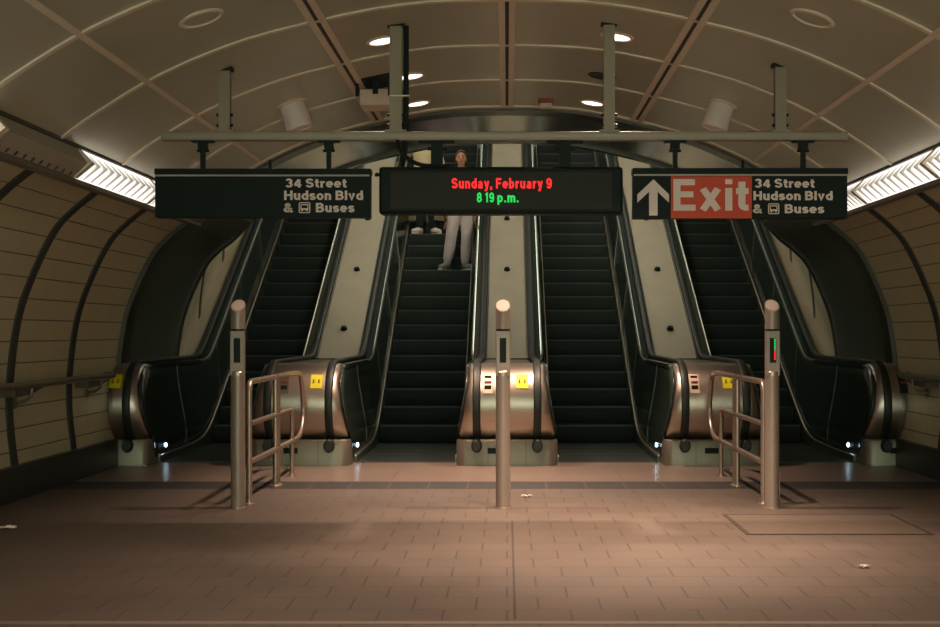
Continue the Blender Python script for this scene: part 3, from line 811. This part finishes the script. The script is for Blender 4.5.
# newels and decks between the escalators
def newel(i, label):
    xc = MED[i]
    x0 = -.27 if i else None
    outer = i in (0, 4); so = 1 if i == 0 else -1      # so: side that faces the steps
    t = thing('escalator_newel', label, 'escalator newel', (xc, 13.9, 0), 'steel newels between the escalators')
    lim = 4.165
    def X(u):                       # clamp the wall side of the outer units
        x = xc + u
        return max(-lim, min(lim, x)) if outer else x
    # bulging steel front wrap
    c = (14.13, .635); rings = []
    b = 1.065 - .635 + .005
    for k in range(24):
        th = math.radians(88 + (243 - 88) * k / 23)
        y = c[0] + .455 * math.cos(th); z = c[1] + b * math.sin(th)
        w = wz(z) if th > PI / 2 else .41
        r = []
        for j in range(25):
            u = -1 + 2 * j / 24
            r.append((X(w * u), y - .02 * (1 - u * u) + .05 * abs(u) ** 10, z - (.012 * abs(u) ** 10 if z > .8 else 0)))
        rings.append(r)
    mb = MB(); mb.loft(rings, caps=False, closed=False); o = part('front_shell', mb, 'steel', t, smooth=60)
    sd = o.modifiers.new('solid', 'SOLIDIFY'); sd.thickness = .012; sd.offset = 0
    # plinth
    mb = MB(); P = []
    for u, y in ((-.535, 14.25), (-.535, 13.82), (-.50, 13.765), (-.44, 13.745), (.44, 13.745), (.50, 13.765), (.535, 13.82), (.535, 14.25)): P.append((X(u), y))
    Q = [(X((x - xc) * .985), y + .012) for x, y in P]
    mb.loft([[(x, y, 0) for x, y in P], [(x, y, .255) for x, y in P], [(x, y, .275) for x, y in Q]]); pl = part('plinth', mb, 'steel_plinth', t)
    # level and sloping deck
    L, R = X(-.272), X(.272)
    if outer: L, R = (X(-9), xc + .272) if i == 0 else (xc - .272, X(9))
    Lw, Rw = (X(-.40), X(.40)) if not outer else (L, R)
    mb = MB(); mb.loft([[(Lw, y, z), (Rw, y, z), (Rw, y, z - .03), (Lw, y, z - .03)] for y, z in ((14.12, 1.062), (YK - .15, 1.062))]); part('level_deck', mb, 'deck_flat', t)
    wl = 4.215
    if outer: L, R = (-wl, xc + .272) if i == 0 else (xc - .272, wl)
    mb = MB(); mb.loft([[(L, y, z), (R, y, z), (R, y, z - .04), (L, y, z - .04)] for y, z in ((YK - .16, 1.066), (YK, 1.068), (YE - .3, SL * (YE - .3 - 16.3) + .735))]); part('sloping_deck', mb, 'deck', t)
    part('deck_joint', MB().box(L + .01, R - .01, YK - .2, YK - .16, 1.058, 1.075), 'black', t)
    for u in ((-1, 1) if not outer else (so,)):   # dark channels that carry the handrails
        mb = MB(); r = []
        for y, z in ((14.2, 1.05), (YK, 1.052), (YE - .3, SL * (YE - .3 - 16.3) + .735 - .012)):
            r.append([(xc + u * .258, y, z + .02), (xc + u * .438, y, z + .012), (xc + u * .438, y, z - .03), (xc + u * .258, y, z - .03)])
        mb.loft(r); part('rail_channel', mb, 'panel', t)
        mb = MB(); mb.tube([(xc + u * .268, y, z + .028) for y, z in ((YK - .1, 1.056), (YK, 1.06), (YE - .3, SL * (YE - .3 - 16.3) + .735))], .009, 6); part('channel_trim', mb, 'trim', t)
    if not outer:
        for y in (17.53, 19.03, 20.54, 22.04):
            z = zdeck(y); n = Vector((0, -SL, 1)).normalized()
            part('deck_knob', MB().lathe([(.045, -.005), (.045, .012), (.034, .045), (.02, .05), (.001, .05)], (xc, y, z), n, 16), 'black', t)
    # fittings on the shell
    def front(z):                   # y of the shell front at height z
        return 14.13 - .455 * math.sqrt(max(0, 1 - ((z - .635) / b) ** 2)) - .02
    def plate(name, xa, xb, za, zb, m, parent, d=.011, bevel=.004):
        mb = MB(); r = []
        for k in range(9):
            z = za + (zb - za) * k / 8; y = front(z) - d
            r.append([(xa, y, z), (xb, y, z), (xb, y + .02, z), (xa, y + .02, z)])
        mb.loft(r)
        return part(name, mb, m, parent, bevel=0)
    sk = {0: .19, 1: .185, 2: .16, 3: .14, 4: None}[i]; bt = {0: None, 1: -.15, 2: -.2, 3: -.22, 4: -.14}[i]
    if sk is not None:
        st = plate('warning_sticker', xc + sk - .062, xc + sk + .062, .82, .96, 'yellow', t)
        for dx in (-.028, .028):    # small pictograms
            mb = MB(); y = front(.88) - .0155; x = xc + sk + dx
            mb.box(x - .006, x + .006, y, y + .02, .862, .895); mb.ball((x, y + .006, .905), .009, .009, .009, 8, 6)
            mb.box(x - .013, x + .013, y, y + .02, .872, .88)
            part('pictogram', mb, 'ink', st)
    if bt is not None:
        m = 'ivory' if i in (2, 3) else 'deck_flat'
        p = plate('control_plate', xc + bt - .05, xc + bt + .05, .77, .965, m if i != 4 else 'black', t, .013)
        for z in (.80, .855, .91):
            mb = MB(); y = front(z + .02) - .018
            if z < .83: mb.box(xc + bt - .034, xc + bt + .034, y, y + .02, z, z + .05)
            else: mb.box(xc + bt - .034, xc + bt + .034, y, y + .02, z, z + .04)
            q = part('key_switch', mb, 'led_glass' if z != .855 else 'red_plastic', p)
    vx = {0: [], 1: [-.09], 2: [-.13], 3: [-.03], 4: [-.02, -.20]}[i]
    for v in vx:
        part('vent', MB().box(xc + v - .075, xc + v + .075, 13.74, 13.76, .13, .19), 'black', pl)
    for v in (-.2, .2) if not outer else ():
        part('seam', MB().box(xc + v - .003, xc + v + .003, 13.743, 13.76, .0, .255), 'skirt', pl)
NL = ['steel newel with yellow sticker against the left tiled wall', 'steel newel with yellow sticker behind the left guard rail', 'central steel newel with yellow sticker behind the lone post', 'steel newel with yellow sticker behind the right guard rail', 'steel newel without sticker against the right tiled wall']
for i in range(5): newel(i, NL[i])

# shaft lighting: two rows of unseen strip lights, added to light the decks
for x in (-1.6, 1.6):
    for y in (17.6, 19.6, 21.6, 23.6):
        z = ceil_at(x) + SL * (y - Y2)
        t = thing('added_strip_light', 'added strip light under the sloping shaft ceiling, unseen behind the arch', 'strip light', (x, y, z), 'added strip lights over the escalators')
        def sl(dz0, dz1, w, m, nm):
            mb = MB(); mb.loft([[(x - w, yy, z + SL * (yy - y) + dz0), (x + w, yy, z + SL * (yy - y) + dz0), (x + w, yy, z + SL * (yy - y) + dz1), (x - w, yy, z + SL * (yy - y) + dz1)] for yy in (y - .7, y + .7)]); part(nm, mb, m, t)
        sl(-.06, .06, .11, 'fix_grey', 'housing'); sl(-.10, -.06, .09, 'shaft_fill', 'diffuser')

# ------------------------------------------------------------------ floor things
t = thing('floor_hatch', 'flat rectangular access hatch set in the pavers near the right post', 'hatch', (2.3, 9.55, 0))
part('frame', MB().box(1.66, 2.96, 9.05, 9.07, 0, .006).box(1.66, 2.96, 10.03, 10.05, 0, .006).box(1.66, 1.685, 9.07, 10.03, 0, .006).box(2.94, 2.96, 9.07, 10.03, 0, .006), 'joint', t)
part('cover', MB().box(1.69, 2.935, 9.075, 10.025, 0, .005), 'hatch', t)
def scrap(px, py, w, d, label):
    y = 1305 * 1.4 / (py - 333); x = (px - 507) / 1305 * y
    mb = MB(); n = 6; rows = []
    for a in range(n + 1):
        rows.append([(x + w * (a / n - .5) + random.uniform(-.01, .01), y + d * (b_ / 4 - .5) + random.uniform(-.012, .012), .004 + abs(random.gauss(0, .006)) + .01 * abs(math.sin(a * 2.1 + b_))) for b_ in range(5)])
    mb.loft(rows, caps=False, closed=False)
    o = solo('paper_scrap', mb, 'paper', label, 'litter', (x, y, 0), 'paper litter on the floor', smooth=0)
    so = o.modifiers.new('solid', 'SOLIDIFY'); so.thickness = .003
scrap(141, 467, .11, .05, 'crumpled white paper beside the left wall newel plinth')
scrap(7, 529, .12, .06, 'flat white paper scrap near the left wall')
scrap(864, 568, .06, .035, 'small torn paper scrap on the pavers before the hatch')
scrap(527, 497, .08, .03, 'thin white paper scrap beside the lone post foot')

# ------------------------------------------------------------------ people
def remeshed(name, mb, m, parent, voxel, smooth_it=6):
    me = mb.mesh('tmp', [M[m]], Vector((0, 0, 0)), 0)
    o = bpy.data.objects.new('tmp', me); COL.objects.link(o)
    r = o.modifiers.new('r', 'REMESH'); r.mode = 'VOXEL'; r.voxel_size = voxel
    s = o.modifiers.new('s', 'SMOOTH'); s.iterations = smooth_it; s.factor = .5
    bpy.context.view_layer.update()
    me2 = bpy.data.meshes.new_from_object(o.evaluated_get(bpy.context.evaluated_depsgraph_get()))
    bpy.data.objects.remove(o)
    me2.name = name; me2.materials.clear(); me2.materials.append(M[m])
    me2.polygons.foreach_set('use_smooth', [True] * len(me2.polygons))
    return me2

def person(label, loc, sc, pose):
    P = lambda x, y, z: Vector((x, y, z))
    body = MB()
    hips = {s: P(s * .09, 0, .92) for s in (-1, 1)}
    # torso rings
    def ring(cx, cy, cz, rx, ry, n=24): return [P(cx + rx * math.cos(2 * PI * k / n), cy + ry * math.sin(2 * PI * k / n), cz) for k in range(n)]
    body.loft([ring(0, 0, .82, .10, .08), ring(0, 0, .88, .165, .11), ring(0, 0, .97, .165, .11), ring(0, 0, 1.09, .128, .09), ring(0, -.005, 1.22, .148, .105), ring(0, .0, 1.34, .168, .10), ring(0, .01, 1.42, .14, .075), ring(0, .012, 1.465, .07, .055)])
    body.limb([(P(0, .012, 1.42), .055), (P(0, .0, 1.55), .05)])
    # head
    body.ball((0, -.005, 1.655), .074, .095, .098, 20, 14)
    body.ball((0, -.03, 1.595), .058, .062, .066, 16, 10)
    body.ball((0, -.062, 1.553), .026, .024, .022)                      # chin
    body.limb([(P(0, -.094, 1.655), .010), (P(0, -.113, 1.618), .0145)])  # nose
    body.limb([(P(-.03, -.088, 1.672), .010), (P(.03, -.088, 1.672), .010)])   # brow
    body.limb([(P(-.016, -.087, 1.584), .008), (P(.016, -.087, 1.584), .008)])  # mouth
    for s in (-1, 1):
        body.ball((s * .076, .005, 1.635), .012, .022, .032, 10, 8)
        body.ball((s * .045, -.068, 1.615), .022, .018, .02)
    J = {}
    for s in (-1, 1):
        kx, ky, ax, ay = pose['leg'][s]
        hip, knee, ank = hips[s], P(kx, ky, .50), P(ax, ay, .095)
        J[s] = (hip, knee, ank)
        body.limb([(hip, .085), (hip.lerp(knee, .5), .075), (knee, .056)])
        body.limb([(knee, .056), (knee.lerp(ank, .3), .058), (ank, .036)])
        body.limb([(ank, .036), (ank + P(0, .03, -.05), .034), (ank + P(s * .075, -.10, -.06), .028)])
        sh = P(s * .165, .01, 1.395); el, wr = [P(*q) for q in pose['arm'][s]]
        body.limb([(sh, .055), (sh.lerp(el, .5), .045), (el, .037)]); body.limb([(el, .037), (el.lerp(wr, .3), .038), (wr, .026)])
        # hand: palm, four fingers, thumb
        d = pose['hand'][s]; d = Vector(d).normalized()
        side_ = d.cross(Vector((s, 0, 0)) if abs(d.x) < .8 else Vector((0, 0, 1))).normalized()
        if side_.y > 0: side_ = -side_
        nrm = d.cross(side_).normalized()
        pc = wr + d * .05
        body.limb([(wr, .024), (wr + d * .03 + side_ * .012, .021), (wr + d * .08 + side_ * .026, .014)])
        body.limb([(wr + d * .03 - side_ * .012, .021), (wr + d * .078 - side_ * .026, .014)]); body.limb([(wr + d * .08 + side_ * .026, .014), (wr + d * .078 - side_ * .026, .014)])
        inw = -nrm if nrm.x * s > 0 else nrm
        for q, ln in zip((.030, .010, -.010, -.029), (.070, .080, .075, .058)):
            b0 = wr + d * .08 + side_ * q; b1 = b0 + d * ln * .5 + inw * .008; b2 = b1 + d * ln * .4 + inw * .025
            body.limb([(b0, .0095), (b1, .009), (b2, .0075)], 10)
        th0 = wr + d * .025 + side_ * .024; th1 = th0 + d * .035 + side_ * .026 + inw * .008; th2 = th1 + d * .03 + side_ * .006 + inw * .006
        body.limb([(th0, .013), (th1, .011), (th2, .009)], 10)
        J[(s, 'arm')] = (sh, el, wr)
    for v in body.v: v *= sc
    me = remeshed('body', body, 'skin', None, .0078 * sc)
    root = link('person', me, None, loc); tag(root, label, 'person', pose.get('group'))
    def cl(name, mb, m, bevel=0, label=None, thick=0, remesh=0):
        for v in mb.v: v *= sc
        if remesh: me = remeshed(name, mb, m, None, remesh)
        else: me = mb.mesh(name, [M[m]], Vector((0, 0, 0)), 60)
        o = link(name, me, root)
        if label: o['label'] = label
        if thick:
            x = o.modifiers.new('solid', 'SOLIDIFY'); x.thickness = thick; x.offset = 0
        return o
    # trousers
    mb = MB()
    mb.loft([ring(0, 0, .84, .17, .125), ring(0, 0, .93, .182, .128), ring(0, 0, 1.02, .158, .115)])
    for s in (-1, 1):
        h, k, a = J[s]
        mb.limb([(h, .102), (h.lerp(k, .5), .096), (k, .083)])
        mb.limb([(k, .083), (k.lerp(a, .45), .082), (k.lerp(a, .8), .073), (k.lerp(a, .93), .058)])
    cl('trousers', mb, pose['trouser'], remesh=.011)
    for s in (-1, 1):
        a = J[s][2]; mb = MB()
        mb.limb([(a + P(0, .035, -.04), .055), (a + P(0, .0, -.02), .055), (a + P(s * .05, -.07, -.045), .052), (a + P(s * .09, -.125, -.052), .042)])
        for v in mb.v:
            if v.z < .008: v.z = .008
        o = cl('shoe', mb, pose['shoe'], remesh=.008)
        mb = MB(); mb.limb([(a + P(0, .035, -.083), .054), (a + P(s * .05, -.07, -.083), .055), (a + P(s * .09, -.13, -.083), .044)])
        for v in mb.v:
            v.z = .002 if v.z < a.z - .083 else .022
        so = cl('sole', mb, pose['sole']); so.parent = o
    # top under the coat
    mb = MB(); mb.loft([ring(0, 0, .95, .172, .12), ring(0, 0, 1.09, .14, .102), ring(0, -.005, 1.22, .158, .116), ring(0, 0, 1.34, .178, .112), ring(0, .01, 1.43, .135, .078), ring(0, .012, 1.47, .066, .062)], caps=False)
    cl('top', mb, pose['top'], thick=.008)
    # coat: open front shell with sleeves
    zb = pose['hem']; gap = pose['gap']
    prof = [(1.485, .072, .068, .012), (1.45, .125, .088, .012), (1.38, .205, .125, .008), (1.25, .192, .135, 0), (1.08, .178, .128, 0), (.92, .205, .145, 0), (.75, .215, .155, .01)]
    prof = [p for p in prof if p[0] > zb + .05] + [(zb, .265 if zb > .4 else .29, .18, .015)]
    rows = []
    for z, rx, ry, cy in prof:
        g = gap * (1 if z < 1.3 else .7); n = 30; r = []
        for k in range(n + 1):
            a = -PI / 2 + g + (2 * PI - 2 * g) * k / n
            w = 1 + (.035 * math.sin(a * 7 + z * 3) if z < .9 else 0)
            r.append(P(rx * w * math.cos(a), cy + ry * w * math.sin(a), z))
        rows.append(r)
    mb = MB(); mb.loft(rows, caps=False, closed=False); coat = cl('coat', mb, pose['coat'], thick=.014)
    for s in (-1, 1):
        sh, el, wr = J[(s, 'arm')]
        mb = MB(); mb.limb([(sh, .074), (sh.lerp(el, .5), .064), (el, .056)]); mb.limb([(el, .056), (el.lerp(wr, .92), .046)])
        o = cl('sleeve', mb, pose['coat'], remesh=.01); o.parent = coat
    # hair: cap swept back, with a bun or short back
    mb = MB(); rows = []
    n = 22
    for i in range(9):
        e = i / 8; r = []
        for k in range(n + 1):
            a = -PI / 2 + 2 * PI * k / n
            front = max(0, -math.sin(a))
            low_ = 1.575 + .152 * front ** .5 if math.sin(a) < 0 else 1.575
            z = low_ + (1.763 - low_) * e
            q = max(0, 1 - ((z - 1.655) / .112) ** 2) ** .5
            r.append(P(.083 * q * math.cos(a) + 0, .004 + .103 * q * math.sin(a), z))
        rows.append(r)
    mb.loft(rows, caps=False, closed=False)
    hair = cl('hair', mb, 'hair', thick=.012)
    if pose.get('bun'):
        mb = MB(); mb.ball((0, .115, 1.66), .04, .035, .045); o = cl('hair_bun', mb, 'hair'); o.parent = hair
    for s in (-1, 1):
        mb = MB(); mb.ball((s * .031, -.0905, 1.645), .0125, .006, .0065, 12, 8); cl('eye', mb, 'eye')
        mb = MB(); mb.limb([(P(s * .016, -.0985, 1.668), .0035), (P(s * .046, -.088, 1.668), .003)], 8); cl('eyebrow', mb, 'hair')
    mb = MB(); mb.limb([(P(-.02, -.0915, 1.5845), .005), (P(0, -.0965, 1.586), .006), (P(.02, -.0915, 1.5845), .005)], 8); cl('lips', mb, 'lip')
    return root
person('standing person in open beige coat and pale grey joggers facing down the escalator', (-.725, 20.63, .217 * 11), 1.08,
       dict(leg={-1: (-.14, -.07, -.20, -.02), 1: (.085, -.05, .06, .0)}, arm={-1: ((-.25, .04, 1.12), (-.235, -.06, .88)), 1: ((.245, .04, 1.12), (.225, -.06, .88))},
            hand={-1: (.02, -.15, -1), 1: (-.02, -.15, -1)}, trouser='joggers', shoe='shoe_grey', sole='shoe_white', top='top', coat='coat', hem=.60, gap=1.05, bun=True, group='people on the escalator'))
person('person in long cream coat and dark trousers standing higher up behind the message display', (-1.36, 21.78, .217 * 14), 1.06,
       dict(leg={-1: (-.09, -.04, -.09, -.03), 1: (.10, -.02, .13, .03)}, arm={-1: ((-.36, .18, 1.20), (-.46, .36, 1.13)), 1: ((.25, .03, 1.12), (.24, -.06, .88))},
            hand={-1: (-.1, .8, .25), 1: (-.02, -.15, -1)}, trouser='trouser', shoe='shoe_white', sole='shoe_white', top='cream', coat='cream', hem=.22, gap=.55, group='people on the escalator'))

# ------------------------------------------------------------------ world, camera, view
w = bpy.data.worlds.new('world'); S.world = w; w.use_nodes = True
bg = w.node_tree.nodes['Background']; bg.inputs[0].default_value = (.86, 1.0, .78, 1); bg.inputs[1].default_value = 3.1
cam = bpy.data.cameras.new('camera'); co = bpy.data.objects.new('camera', cam); COL.objects.link(co)
co.location = (0, 0, 1.4); co.rotation_euler = (PI / 2, 0, 0)
cam.sensor_width = 36; cam.lens = 1305 / 940 * 36
cam.shift_x = -(507 - 470) / 940; cam.shift_y = (333 - 313.5) / 940
cam.clip_start = .05; cam.clip_end = 200
S.camera = co
vs = S.view_settings
vs.view_transform = 'Standard'; vs.look = 'None'; vs.gamma = 1; vs.use_curve_mapping = False; vs.exposure = 0.2
cy = S.cycles
cy.use_denoising = True
try: cy.denoiser = 'OPENIMAGEDENOISE'
except Exception: pass
cy.max_bounces = 8; cy.diffuse_bounces = 5; cy.glossy_bounces = 4
cy.sample_clamp_indirect = 6; cy.caustics_reflective = False; cy.caustics_refractive = False
